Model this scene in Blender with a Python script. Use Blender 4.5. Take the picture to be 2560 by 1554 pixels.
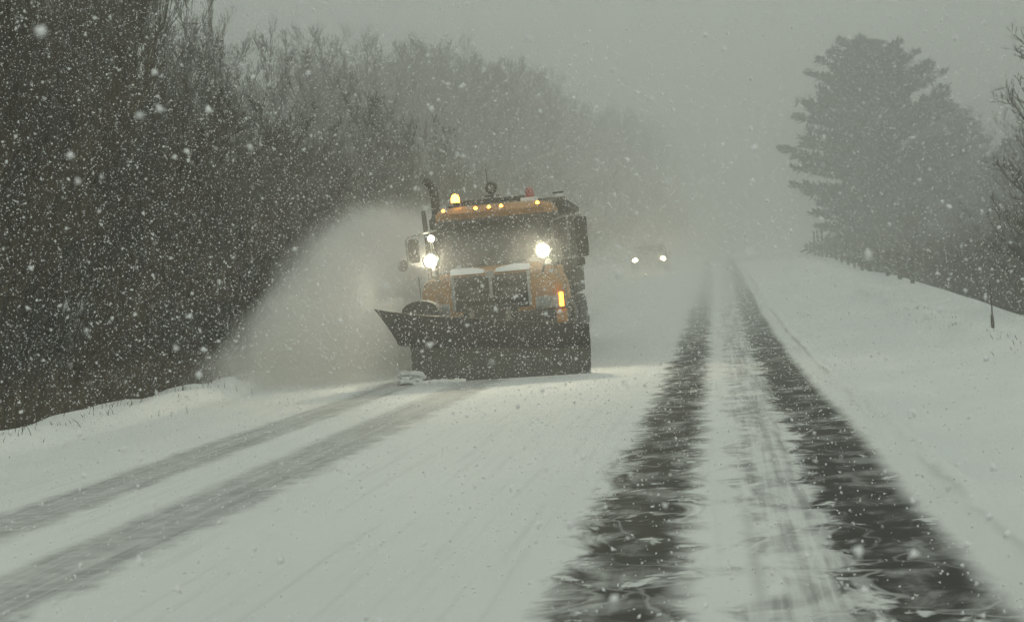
import bpy, bmesh, math, random
import numpy as np
from mathutils import Matrix, Vector

for o in list(bpy.data.objects):
    bpy.data.objects.remove(o, do_unlink=True)
SC = bpy.context.scene
COL = SC.collection
R = math.radians

# ------------------------------------------------------------------ camera
CAM_H = 1.47
cam_d = bpy.data.cameras.new('camera')
cam = bpy.data.objects.new('camera', cam_d)
COL.objects.link(cam)
cam_d.sensor_width = 36.0
cam_d.lens = 50.0
cam_d.clip_start = 0.05
cam_d.clip_end = 3000
cam_d.dof.use_dof = True
cam_d.dof.focus_distance = 24.0
cam_d.dof.aperture_fstop = 8.0
YAW, PITCH, ROLL = R(8.31), R(-0.95), R(-4.0)
Mcam = (Matrix.Rotation(YAW, 4, 'Z') @ Matrix.Rotation(R(90) + PITCH, 4, 'X')
        @ Matrix.Rotation(ROLL, 4, 'Z'))
Mcam.translation = Vector((0, 0, CAM_H))
cam.matrix_world = Mcam
SC.camera = cam

# ------------------------------------------------------------------ world, sun, exposure
W = bpy.data.worlds.new('World')
SC.world = W
W.use_nodes = True
wn, wl = W.node_tree.nodes, W.node_tree.links
wn.clear()
SUN_EL, SUN_ROT = R(48), R(150)
sky = wn.new('ShaderNodeTexSky')
sky.sky_type = 'NISHITA'
sky.sun_disc = False
sky.sun_elevation = SUN_EL
sky.sun_rotation = SUN_ROT
sky.dust_density = 6.0
sky.air_density = 1.5
hs = wn.new('ShaderNodeHueSaturation')
hs.inputs['Saturation'].default_value = 0.12
flat = wn.new('ShaderNodeMixRGB')          # closed cloud cover: an even grey over the clear sky
flat.inputs['Fac'].default_value = 0.85
flat.inputs['Color2'].default_value = (8.75, 9.7, 8.6, 1)
bg = wn.new('ShaderNodeBackground')
bg.inputs['Strength'].default_value = 0.10
wo = wn.new('ShaderNodeOutputWorld')
wl.new(sky.outputs['Color'], hs.inputs['Color'])
wl.new(hs.outputs['Color'], flat.inputs['Color1'])
wl.new(flat.outputs['Color'], bg.inputs['Color'])
wl.new(bg.outputs['Background'], wo.inputs['Surface'])

sun_d = bpy.data.lights.new('sun', 'SUN')
sun_d.energy = 0.50
sun_d.angle = R(70)
sun_d.color = (1.0, 0.985, 0.94)
sun = bpy.data.objects.new('sun', sun_d)
COL.objects.link(sun)
sun.rotation_euler = (R(90) - SUN_EL, 0, R(180) - SUN_ROT)

SC.view_settings.view_transform = 'Standard'
SC.view_settings.look = 'None'
SC.view_settings.gamma = 1.0
SC.view_settings.exposure = -0.91
cy = SC.cycles
cy.max_bounces = 8
cy.diffuse_bounces = 2
cy.glossy_bounces = 2
cy.transmission_bounces = 3
cy.transparent_max_bounces = 8
cy.volume_bounces = 6
cy.use_light_tree = False
cy.adaptive_threshold = 0.08
cy.adaptive_min_samples = 24
cy.volume_step_rate = 4.0
cy.volume_max_steps = 256
cy.use_denoising = True
cy.denoiser = 'OPENIMAGEDENOISE'
cy.denoising_input_passes = 'RGB_ALBEDO_NORMAL'
cy.denoising_prefilter = 'ACCURATE'
cy.sample_clamp_indirect = 4.0
cy.sample_clamp_direct = 0.0
SC.render.film_transparent = False

# ------------------------------------------------------------------ terrain functions
def smooth(a, b, x):
    t = np.clip((np.asarray(x, float) - a) / (b - a), 0, 1)
    return t * t * (3 - 2 * t)

_ys = np.linspace(-60, 700, 3041)
_gr = 0.035 * smooth(17, 40, _ys) - 0.020 * smooth(70, 115, _ys)
_zs = np.concatenate([[0], np.cumsum(0.5 * (_gr[1:] + _gr[:-1]) * np.diff(_ys))])
def road_z(y):
    return np.interp(y, _ys, _zs)
def road_x(y):
    y = np.asarray(y, float)
    return 0.00085 * np.clip(y - 110, 0, None) ** 2 * (y < 260) + (y >= 260) * (19.1 + 0.255 * (y - 260))

def vnoise(x, y, seed=0):
    """cheap smooth value noise on numpy arrays"""
    x = np.asarray(x, float); y = np.asarray(y, float)
    xi = np.floor(x); yi = np.floor(y)
    fx = x - xi; fy = y - yi
    fx = fx * fx * (3 - 2 * fx); fy = fy * fy * (3 - 2 * fy)
    def h(a, b):
        s = np.sin(a * 127.1 + b * 311.7 + seed * 74.7) * 43758.5453
        return s - np.floor(s)
    return ((h(xi, yi) * (1 - fx) + h(xi + 1, yi) * fx) * (1 - fy)
            + (h(xi, yi + 1) * (1 - fx) + h(xi + 1, yi + 1) * fx) * fy)

ROAD_L, ROAD_R = -6.9, 1.25
def ground_z(x, y):
    x = np.asarray(x, float); y = np.asarray(y, float)
    u = x - road_x(y)
    z = road_z(y) + 0 * u
    n1 = vnoise(u * 0.9, y * 0.35, 1) - 0.5
    n2 = vnoise(u * 2.3, y * 1.3, 2) - 0.5
    n3 = vnoise(u * 0.25, y * 0.12, 3) - 0.5
    # right: shallow shoulder, a ploughed ridge, flat verge, then the drop beyond the bank
    z = z + 0.05 * smooth(1.5, 3.5, u)
    nb = vnoise(u * 5.0, y * 2.6, 8)
    z = z + np.exp(-((u - 1.42 - 0.22 * n2) / 0.17) ** 2) * (0.02 + 0.075 * nb)
    z = z + 0.035 * (vnoise(u * 1.6, y * 0.8, 9) - 0.5) * smooth(1.3, 2.2, u) + 0.02 * n2 * smooth(1.5, 2.4, u)
    rid = np.exp(-((u - 4.25 - 0.25 * n3) / 0.42) ** 2)
    z = z + rid * (0.13 + 0.10 * n1 + 0.09 * n2)
    z = z + 0.05 * n1 * smooth(3.4, 4.6, u)
    z = z - 0.24 * smooth(4.6, 6.2, u)
    edge = 6.3 + 1.3 * n3
    z = z - 2.1 * smooth(edge, edge + 4.5, u) + 0.12 * np.exp(-((u - edge + 0.2) / 0.5) ** 2)
    # left: shoulder, snow bank, ditch behind it, then the wood's floor rising a little
    n4 = vnoise(u * 3.1, y * 2.2, 6) - 0.5
    toe = -7.85 + 0.16 * (vnoise(0 * u, y * 0.55, 5) - 0.5)
    z = z + smooth(toe, toe - 0.38, u) * (0.17 + 0.10 * n1 + 0.13 * n2 + 0.07 * n4)
    z = z - 1.25 * smooth(-8.75, -10.6, u) + 0.9 * smooth(-14, -32, u) + 0.3 * n3 * smooth(-11, -15, u)
    return z

# ------------------------------------------------------------------ object helpers
def tag(o, label=None, cat=None, group=None, kind=None):
    if label: o['label'] = label
    if cat: o['category'] = cat
    if group: o['group'] = group
    if kind: o['kind'] = kind
    return o

def mesh_obj(name, verts, faces, mat, parent=None, smooth_shade=False):
    me = bpy.data.meshes.new(name)
    me.from_pydata([tuple(map(float, v)) for v in verts], [], [tuple(map(int, f)) for f in faces])
    me.validate()
    if smooth_shade:
        me.polygons.foreach_set('use_smooth', [True] * len(me.polygons))
    me.materials.append(mat)
    o = bpy.data.objects.new(name, me)
    COL.objects.link(o)
    if parent: o.parent = parent
    return o

def np_mesh(name, V, F, mat):
    """fast mesh of triangles from arrays"""
    V = np.asarray(V, np.float32); F = np.asarray(F, np.int32)
    me = bpy.data.meshes.new(name)
    me.vertices.add(len(V)); me.vertices.foreach_set('co', V.ravel())
    n, k = F.shape
    me.loops.add(n * k); me.loops.foreach_set('vertex_index', F.ravel())
    me.polygons.add(n)
    me.polygons.foreach_set('loop_start', np.arange(0, n * k, k, dtype=np.int32))
    me.polygons.foreach_set('loop_total', np.full(n, k, np.int32))
    me.update(calc_edges=True)
    me.materials.append(mat)
    return me

def link(name, me, parent=None):
    o = bpy.data.objects.new(name, me)
    COL.objects.link(o)
    if parent: o.parent = parent
    return o

def empty(name, loc=(0, 0, 0), rz=0.0):
    o = bpy.data.objects.new(name, None)
    o.empty_display_size = 0.2
    COL.objects.link(o)
    o.location = loc
    o.rotation_euler = (0, 0, rz)
    return o

class BM:
    """collects shapes into one mesh object"""
    def __init__(self): self.bm = bmesh.new()
    def box(self, c, s, rot=None, taper=None, bev=0.0, seg=2):
        g = bmesh.ops.create_cube(self.bm, size=1.0)
        vs = g['verts']
        for v in vs:
            v.co = Vector((v.co.x * s[0], v.co.y * s[1], v.co.z * s[2]))
            if taper and v.co.z > 0:
                v.co.x *= taper[0]; v.co.y *= taper[1]
        if bev > 0:
            es = list({e for v in vs for e in v.link_edges})
            r = bmesh.ops.bevel(self.bm, geom=es, offset=bev, segments=seg, affect='EDGES', profile=0.6)
            vs = list({v for f in r['faces'] for v in f.verts} | {v for v in vs if v.is_valid})
        M = Matrix.Translation(c)
        if rot is not None:
            M = M @ Matrix.Rotation(rot[0], 4, 'X') @ Matrix.Rotation(rot[1], 4, 'Y') @ Matrix.Rotation(rot[2], 4, 'Z')
        bmesh.ops.transform(self.bm, matrix=M, verts=[v for v in vs if v.is_valid])
        return self
    def tube(self, pts, rad, n=8, caps=True):
        pts = [Vector(p) for p in pts]
        if not hasattr(rad, '__len__'): rad = [rad] * len(pts)
        rings = []
        for i, p in enumerate(pts):
            d = (pts[min(i + 1, len(pts) - 1)] - pts[max(i - 1, 0)])
            d = d.normalized() if d.length > 1e-9 else Vector((0, 0, 1))
            a = d.cross(Vector((0, 0, 1)) if abs(d.z) < 0.9 else Vector((1, 0, 0))).normalized()
            b = d.cross(a)
            rings.append([self.bm.verts.new(p + (a * math.cos(2 * math.pi * k / n) + b * math.sin(2 * math.pi * k / n)) * rad[i]) for k in range(n)])
        for A, B in zip(rings, rings[1:]):
            for k in range(n):
                self.bm.faces.new((A[k], A[(k + 1) % n], B[(k + 1) % n], B[k]))
        if caps:
            self.bm.faces.new(list(reversed(rings[0]))); self.bm.faces.new(rings[-1])
        return self
    def cyl(self, c, axis, r, depth, n=20, r2=None):
        a = Vector(axis).normalized(); c = Vector(c)
        return self.tube([c - a * depth / 2, c + a * depth / 2], [r, r if r2 is None else r2], n)
    def lathe(self, c, axis, prof, n=24):
        """prof: list of (distance along the axis, radius)"""
        d = Vector(axis).normalized(); c = Vector(c)
        a = d.cross(Vector((0, 0, 1)) if abs(d.z) < 0.9 else Vector((1, 0, 0))).normalized()
        b = d.cross(a)
        rings = [[self.bm.verts.new(c + d * q + (a * math.cos(2 * math.pi * k / n) + b * math.sin(2 * math.pi * k / n)) * max(r, 1e-3)) for k in range(n)] for q, r in prof]
        for A, B in zip(rings, rings[1:]):
            for k in range(n):
                self.bm.faces.new((A[k], A[(k + 1) % n], B[(k + 1) % n], B[k]))
        self.bm.faces.new(list(reversed(rings[0]))); self.bm.faces.new(rings[-1])
        return self
    def loft(self, rings, caps=True):
        vs = [[self.bm.verts.new(p) for p in ring] for ring in rings]
        for A, B in zip(vs, vs[1:]):
            n = len(A)
            for k in range(n):
                self.bm.faces.new((A[k], A[(k + 1) % n], B[(k + 1) % n], B[k]))
        if caps:
            self.bm.faces.new(list(reversed(vs[0]))); self.bm.faces.new(vs[-1])
        return self
    def slab(self, quad, t):
        """a quad of points thickened along its normal"""
        q = [Vector(p) for p in quad]
        n = (q[1] - q[0]).cross(q[3] - q[0]).normalized() * t
        A = [self.bm.verts.new(p) for p in q]; B = [self.bm.verts.new(p + n) for p in q]
        self.bm.faces.new(list(reversed(A))); self.bm.faces.new(B)
        for k in range(4):
            self.bm.faces.new((A[k], A[(k + 1) % 4], B[(k + 1) % 4], B[k]))
        return self
    def build(self, name, mat, parent=None, smooth_angle=None):
        bmesh.ops.recalc_face_normals(self.bm, faces=self.bm.faces)
        me = bpy.data.meshes.new(name)
        self.bm.to_mesh(me); self.bm.free()
        me.materials.append(mat)
        if smooth_angle:
            me.polygons.foreach_set('use_smooth', [True] * len(me.polygons))
            me.set_sharp_from_angle(angle=R(smooth_angle))
        o = bpy.data.objects.new(name, me)
        COL.objects.link(o)
        if parent: o.parent = parent
        return o

# ------------------------------------------------------------------ materials
class NT:
    def __init__(self, name):
        self.m = bpy.data.materials.new(name); self.m.use_nodes = True
        self.n, self.l = self.m.node_tree.nodes, self.m.node_tree.links
        self.n.clear()
        self.out = self.n.new('ShaderNodeOutputMaterial')
    def new(self, t, **kw):
        nd = self.n.new('ShaderNode' + t)
        for k, v in kw.items(): setattr(nd, k, v)
        return nd
    def val(self, sock, v):
        if isinstance(v, bpy.types.NodeSocket): self.l.new(v, sock)
        else: sock.default_value = v
    def math(self, op, a, b=None, c=None, clamp=False):
        nd = self.new('Math', operation=op, use_clamp=clamp)
        self.val(nd.inputs[0], a)
        if b is not None: self.val(nd.inputs[1], b)
        if c is not None: self.val(nd.inputs[2], c)
        return nd.outputs[0]
    def sstep(self, x, a, b, lo=0.0, hi=1.0):
        nd = self.new('MapRange', interpolation_type='SMOOTHSTEP')
        self.val(nd.inputs['Value'], x)
        if a < b: v = (a, b, lo, hi)
        else: v = (b, a, hi, lo)
        for k, s in zip(('From Min', 'From Max', 'To Min', 'To Max'), v): nd.inputs[k].default_value = s
        return nd.outputs[0]
    def noise(self, vec, scale, detail=3.0, rough=0.55, dist=0.0):
        nd = self.new('TexNoise')
        nd.inputs['Scale'].default_value = scale
        nd.inputs['Detail'].default_value = detail
        nd.inputs['Roughness'].default_value = rough
        nd.inputs['Distortion'].default_value = dist
        if vec is not None: self.l.new(vec, nd.inputs['Vector'])
        return nd.outputs['Fac']
    def mapv(self, vec, scale=(1, 1, 1), loc=(0, 0, 0), rot=(0, 0, 0)):
        nd = self.new('Mapping')
        self.l.new(vec, nd.inputs['Vector'])
        nd.inputs['Scale'].default_value = scale
        nd.inputs['Location'].default_value = loc
        nd.inputs['Rotation'].default_value = rot
        return nd.outputs[0]
    def mix(self, fac, a, b):
        nd = self.new('Mix', data_type='RGBA')
        self.val(nd.inputs[0], fac)
        self.val(nd.inputs[6], a if isinstance(a, bpy.types.NodeSocket) else (*a, 1))
        self.val(nd.inputs[7], b if isinstance(b, bpy.types.NodeSocket) else (*b, 1))
        return nd.outputs[2]
    def bump(self, h, strength=0.3, dist=0.05):
        nd = self.new('Bump')
        nd.inputs['Strength'].default_value = strength
        nd.inputs['Distance'].default_value = dist
        self.l.new(h, nd.inputs['Height'])
        return nd.outputs[0]
    def principled(self, col, rough=0.6, metal=0.0, normal=None, emit=None, estr=0.0, spec=0.5):
        p = self.new('BsdfPrincipled')
        self.val(p.inputs['Base Color'], col if isinstance(col, bpy.types.NodeSocket) else (*col, 1))
        self.val(p.inputs['Roughness'], rough)
        p.inputs['Metallic'].default_value = metal
        p.inputs['Specular IOR Level'].default_value = spec
        if normal is not None: self.l.new(normal, p.inputs['Normal'])
        if emit:
            p.inputs['Emission Color'].default_value = (*emit, 1)
            p.inputs['Emission Strength'].default_value = estr
        self.l.new(p.outputs[0], self.out.inputs['Surface'])
        return p

def m_plain(name, col, rough=0.6, metal=0.0, dirt=0.35, dcol=(0.22, 0.22, 0.20), scale=4.0, bump=0.0, spec=0.5):
    t = NT(name)
    tc = t.new('TexCoord').outputs['Object']
    n = t.noise(tc, scale, 6, 0.65)
    f = t.math('MULTIPLY', t.sstep(n, 0.42, 0.72), dirt)
    c = t.mix(f, col, dcol)
    nb = t.noise(tc, scale * 9, 3, 0.6)
    c = t.mix(t.math('MULTIPLY', t.sstep(nb, 0.55, 0.7), dirt * 0.5), c, dcol)
    t.principled(c, t.math('ADD', rough, t.math('MULTIPLY', f, 0.3), clamp=True), metal,
                 t.bump(nb, bump, 0.01) if bump else None, spec=spec)
    return t.m

def m_emit(name, col, estr, base=(0.8, 0.8, 0.75)):
    t = NT(name)
    t.principled(base, 0.3, emit=col, estr=estr)
    return t.m

def m_glass(name, tint=(0.03, 0.045, 0.045), clear=0.35):
    t = NT(name)
    tr = t.new('BsdfTransparent'); tr.inputs[0].default_value = (0.55, 0.62, 0.6, 1)
    tc = t.new('TexCoord').outputs['Object']
    n = t.noise(tc, 7.0, 5, 0.65)
    p = t.principled(t.mix(t.sstep(n, 0.5, 0.75), tint, (0.13, 0.14, 0.13)), 0.12, spec=0.5)
    mx = t.new('MixShader'); mx.inputs[0].default_value = clear
    t.l.new(p.outputs[0], mx.inputs[1]); t.l.new(tr.outputs[0], mx.inputs[2])
    t.l.new(mx.outputs[0], t.out.inputs['Surface'])
    return t.m

SNOW = (0.80, 0.82, 0.80)

def m_snow(name, wood=False):
    """snow cover; beyond the banks the wood floor shows dead grass and leaf litter"""
    t = NT(name)
    pos = t.new('NewGeometry').outputs['Position']
    n1 = t.noise(t.mapv(pos, (0.5, 0.25, 0.5)), 1.0, 3, 0.6)
    n2 = t.noise(pos, 7.0, 2, 0.6)
    col = t.mix(t.sstep(n1, 0.35, 0.7), (0.76, 0.785, 0.775), (0.83, 0.845, 0.82))
    # grit thrown by the plough
    g = t.noise(pos, 14.0, 2, 0.5)
    col = t.mix(t.math('MULTIPLY', t.sstep(g, 0.70, 0.76), 0.6), col, (0.25, 0.24, 0.21))
    if wood:
        at = t.new('Attribute'); at.attribute_name = 'litter'
        lit = at.outputs['Fac']
        w = t.noise(pos, 1.7, 6, 0.7)
        f = t.math('MULTIPLY', lit, t.sstep(w, 0.30, 0.45), clamp=True)
        lc = t.mix(t.noise(pos, 6.0, 4, 0.6), (0.035, 0.030, 0.018), (0.12, 0.10, 0.055))
        col = t.mix(f, col, lc)
    t.principled(col, 0.75, normal=t.bump(t.math('ADD', n2, n1), 0.35, 0.06), spec=0.2)
    return t.m

def m_road():
    """asphalt under drifting snow: two bare wheel tracks in the near lane, two half-covered in the other"""
    t = NT('snowy_asphalt')
    pos = t.new('NewGeometry').outputs['Position']
    sx = t.new('SeparateXYZ'); t.l.new(pos, sx.inputs[0])
    at = t.new('Attribute'); at.attribute_name = 'across'
    u = at.outputs['Fac']
    Y = sx.outputs['Y']
    streak = t.noise(t.mapv(pos, (2.3, 1.7, 1), rot=(0, 0, R(20))), 1.2, 4, 0.6, 0.9)
    fine = t.noise(t.mapv(pos, (2.6, 5.0, 1), rot=(0, 0, R(-8))), 1.8, 3, 0.6, 0.6)
    big = t.noise(t.mapv(pos, (0.5, 0.22, 1)), 1.0, 3, 0.5)
    lw = t.noise(t.mapv(pos, (11.0, 0.30, 1)), 1.0, 4, 0.6, 0.2)
    wob = t.math('MULTIPLY', t.math('SUBTRACT', t.noise(t.mapv(pos, (0.2, 0.16, 1)), 1.0, 2, 0.5), 0.5), 0.22)
    uu = t.math('ADD', u, wob)
    jag = t.math('MULTIPLY', t.math('SUBTRACT', streak, 0.5), 1.25)
    fj = t.math('MULTIPLY', t.math('SUBTRACT', fine, 0.5), 0.14)
    def band(c, hw, soft, jl, jr):
        """1 inside a track; jl/jr = how far drift streaks bite in from either side"""
        dl = t.math('SUBTRACT', uu, c - hw)
        dr = t.math('SUBTRACT', c + hw, uu)
        dl = t.math('ADD', dl, t.math('MULTIPLY', t.math('ADD', jag, fj), jl))
        dr = t.math('ADD', dr, t.math('MULTIPLY', t.math('ADD', jag, fj), jr))
        return t.math('MULTIPLY', t.sstep(dl, -soft, soft), t.sstep(dr, -soft, soft))
    b1 = band(-0.55, 0.285, 0.12, 0.62, 0.45)
    b2 = band(0.81, 0.285, 0.08, 0.72, 0.12)
    mid = t.math('MULTIPLY', band(0.42, 0.34, 0.14, 0.9, 0.3), t.sstep(t.math('ADD', t.math('MULTIPLY', streak, 0.75), t.math('MULTIPLY', lw, 0.85)), 0.62, 1.0, 0.06, 0.66))
    rut = t.math('MULTIPLY', band(0.09, 0.035, 0.04, 0.05, 0.05), t.sstep(big, 0.45, 0.6, 0.0, 0.32))
    bare = t.math('MAXIMUM', t.math('MAXIMUM', b1, b2), t.math('MAXIMUM', mid, rut))
    # thin tongues of drift lying across the bare tracks
    tong = t.noise(t.mapv(pos, (1.3, 1.1, 1), rot=(0, 0, R(-14))), 0.9, 3, 0.5, 0.7)
    veil = t.math('ABSOLUTE', t.math('SUBTRACT', tong, 0.5))
    line = t.math('MULTIPLY', t.sstep(veil, 0.020, 0.002), t.sstep(big, 0.40, 0.58))
    blot = t.sstep(t.math('ADD', streak, t.math('MULTIPLY', fine, 0.35)), 0.79, 0.86)
    film = t.sstep(t.noise(t.mapv(pos, (1.4, 1.2, 1)), 1.6, 4, 0.65, 0.4), 0.45, 0.72, 0.0, 0.45)
    bare = t.math('MULTIPLY', bare, t.math('SUBTRACT', 1.0, t.math('MULTIPLY', t.math('MAXIMUM', t.math('MULTIPLY', line, 0.6), blot), 0.85)))
    bare = t.math('MULTIPLY', bare, t.math('SUBTRACT', 1.0, t.math('MULTIPLY', film, t.sstep(lw, 0.3, 0.7, 0.55, 1.35), clamp=True)))
    bare = t.math('MULTIPLY', bare, t.sstep(Y, 16.0, 60.0, 1.0, 0.50))      # drift lies thicker up the hill
    # the oncoming lane: packed grey tracks under a film of snow
    c1 = band(-5.25, 0.34, 0.12, 0.18, 0.24)
    c2 = band(-3.88, 0.36, 0.13, 0.18, 0.40)
    grey = t.math('MULTIPLY', t.math('MAXIMUM', c1, c2), t.sstep(t.math('ADD', fine, t.math('MULTIPLY', streak, 0.4)), 0.4, 0.95, 0.26, 0.50))
    grey = t.math('MULTIPLY', grey, t.sstep(lw, 0.3, 0.7, 0.75, 1.3))
    seam = t.math('MULTIPLY', band(1.36, 0.025, 0.03, 0.04, 0.04), t.sstep(big, 0.40, 0.55, 0.0, 0.35))
    wear = t.math('ADD', t.math('MULTIPLY', t.sstep(lw, 0.5, 0.75), 0.10), t.math('MULTIPLY', t.sstep(fine, 0.55, 0.8), 0.05))
    cov = t.math('MAXIMUM', t.math('MAXIMUM', bare, grey), t.math('MAXIMUM', seam, wear), clamp=True)
    asp = t.mix(t.noise(pos, 60.0, 3, 0.6), (0.024, 0.025, 0.021), (0.058, 0.058, 0.048))
    asp = t.mix(t.math('MULTIPLY', t.sstep(big, 0.4, 0.7), 0.35), asp, (0.085, 0.08, 0.062))
    sn = t.mix(t.sstep(big, 0.3, 0.7), (0.77, 0.79, 0.775), (0.83, 0.845, 0.82))
    g = t.noise(pos, 11.0, 2, 0.5)
    sn = t.mix(t.math('MULTIPLY', t.sstep(g, 0.71, 0.76), 0.5), sn, (0.22, 0.21, 0.18))
    col = t.mix(cov, sn, asp)
    rough = t.math('SUBTRACT', 0.8, t.math('MULTIPLY', cov, 0.12))
    nb = t.bump(t.math('SUBTRACT', t.math('MULTIPLY', t.math('ADD', fine, streak), 0.5), cov), 0.35, 0.03)
    t.principled(col, rough, normal=nb, spec=0.2)
    return t.m

M_ROAD = m_road()
M_SNOW = m_snow('snow_ground', True)
M_BARK = m_plain('bark', (0.050, 0.044, 0.030), 0.9, dirt=0.5, dcol=(0.085, 0.080, 0.060), scale=2.0)
def m_simple(name, a, b, scale, rough=0.9):
    t = NT(name)
    n = t.noise(t.new('TexCoord').outputs['Object'], scale, 1, 0.5)
    t.principled(t.mix(t.sstep(n, 0.4, 0.6), a, b), rough, spec=0.2)
    return t.m
M_TWIG = m_simple('twigs', (0.072, 0.059, 0.036), (0.115, 0.096, 0.058), 0.6)
M_NEEDLE = m_simple('pine_needles', (0.030, 0.048, 0.026), (0.060, 0.075, 0.045), 0.9, 0.7)
M_GRASS = m_plain('dead_grass', (0.16, 0.125, 0.065), 0.9, dirt=0.5, dcol=(0.09, 0.07, 0.04), scale=1.0)
M_WOOD = m_plain('weathered_wood', (0.10, 0.088, 0.068), 0.9, dirt=0.4, dcol=(0.17, 0.16, 0.14), scale=5, bump=0.4)

# ------------------------------------------------------------------ ground and road
def grid(us, ys, lift=0.0, with_x=True):
    U, Yg = np.meshgrid(us, ys)
    X = U + road_x(Yg)
    Z = ground_z(X, Yg) + lift
    V = np.stack([X, Yg, Z], -1).reshape(-1, 3)
    nu, ny = len(us), len(ys)
    i = np.arange(nu * ny).reshape(ny, nu)
    F = np.stack([i[:-1, :-1], i[:-1, 1:], i[1:, 1:], i[1:, :-1]], -1).reshape(-1, 4)
    return V, F, U.ravel()

def attr(me, name, data):
    a = me.attributes.new(name, 'FLOAT', 'POINT')
    a.data.foreach_set('value', np.asarray(data, np.float32))

ys_a = np.concatenate([np.arange(-30, 4, 2.0), np.arange(4, 50, 0.16), np.arange(50, 60, 0.5), np.arange(60, 150, 1.0), np.arange(150, 560, 8.0)])
us_g = np.concatenate([np.arange(-260, -40, 12.0), np.arange(-40, -13, 1.0), np.arange(-13, -6.6, 0.10), np.arange(-6.6, 1.2, 0.65),
                       np.arange(1.2, 9, 0.16), np.arange(9, 30, 1.0), np.arange(30, 261, 12.0)])
V, F, U = grid(us_g, ys_a, -0.012)
V[:, 2] -= 0.16 * smooth(ROAD_L + 0.3, ROAD_L + 0.6, U) * smooth(ROAD_R + 0.16, ROAD_R + 0.0, U)     # sunk out of the way under the road sheet
me = np_mesh('ground', V, F, M_SNOW)
me.polygons.foreach_set('use_smooth', [True] * len(me.polygons))
lit = smooth(-9.0, -9.7, U) + smooth(7.0, 8.5, U) * 0.9
attr(me, 'litter', np.clip(lit, 0, 1))
tag(link('ground', me), kind='structure')

us_r = np.concatenate([np.linspace(ROAD_L, 1.0, 36), np.arange(1.06, ROAD_R + 0.46, 0.06)])
ys_r = np.concatenate([np.arange(-28, 4, 2.0), np.arange(4, 40, 0.16), np.arange(40, 60, 0.5), np.arange(60, 150, 1.0), np.arange(150, 540, 8.0)])
V, F, U = grid(us_r, ys_r, 0.0)
V[:, 2] += 0.004 - 0.05 * smooth(ROAD_R + 0.20, ROAD_R + 0.45, U) - 0.05 * smooth(ROAD_L + 0.35, ROAD_L, U)
me = np_mesh('road', V, F, M_ROAD)
me.polygons.foreach_set('use_smooth', [True] * len(me.polygons))
attr(me, 'across', U)
tag(link('road', me), kind='structure')

# ------------------------------------------------------------------ trees
class Tubes:
    """many thin tapered prisms in one mesh, built in batches of equal length"""
    def __init__(self): self.g = {}
    def chain(self, pts, rad, k=3):
        self.g.setdefault((len(pts), k), ([], []))
        P, Q = self.g[(len(pts), k)]
        P.append(pts); Q.append(rad)
    def mesh(self, name, mat):
        VV, FF, n0 = [], [], 0
        for (m, k), (P, Q) in self.g.items():
            P = np.asarray(P, float); r = np.asarray(Q, float)
            d = np.empty_like(P)
            d[:, 1:-1] = P[:, 2:] - P[:, :-2]; d[:, 0] = P[:, 1] - P[:, 0]; d[:, -1] = P[:, -1] - P[:, -2]
            d /= np.linalg.norm(d, axis=-1, keepdims=True) + 1e-9
            ref = np.where(np.abs(d[..., 2:3]) < 0.9, np.array([0, 0, 1.0]), np.array([1.0, 0, 0]))
            a = np.cross(d, ref); a /= np.linalg.norm(a, axis=-1, keepdims=True) + 1e-9
            b = np.cross(d, a)
            ang = np.arange(k) * 2 * np.pi / k
            ring = P[:, :, None] + r[..., None, None] * (a[:, :, None] * np.cos(ang)[:, None] + b[:, :, None] * np.sin(ang)[:, None])
            c = len(P)
            i = n0 + np.arange(c * m * k).reshape(c, m, k)
            A, B = i[:, :-1], i[:, 1:]
            VV.append(ring.reshape(-1, 3))
            FF.append(np.stack([A, np.roll(A, -1, 2), np.roll(B, -1, 2), B], -1).reshape(-1, 4))
            n0 += c * m * k
        return np_mesh(name, np.concatenate(VV), np.concatenate(FF), mat)

def unit(v):
    v = np.asarray(v, float)
    return v / (math.sqrt(v[0] * v[0] + v[1] * v[1] + v[2] * v[2]) + 1e-9)

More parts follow.
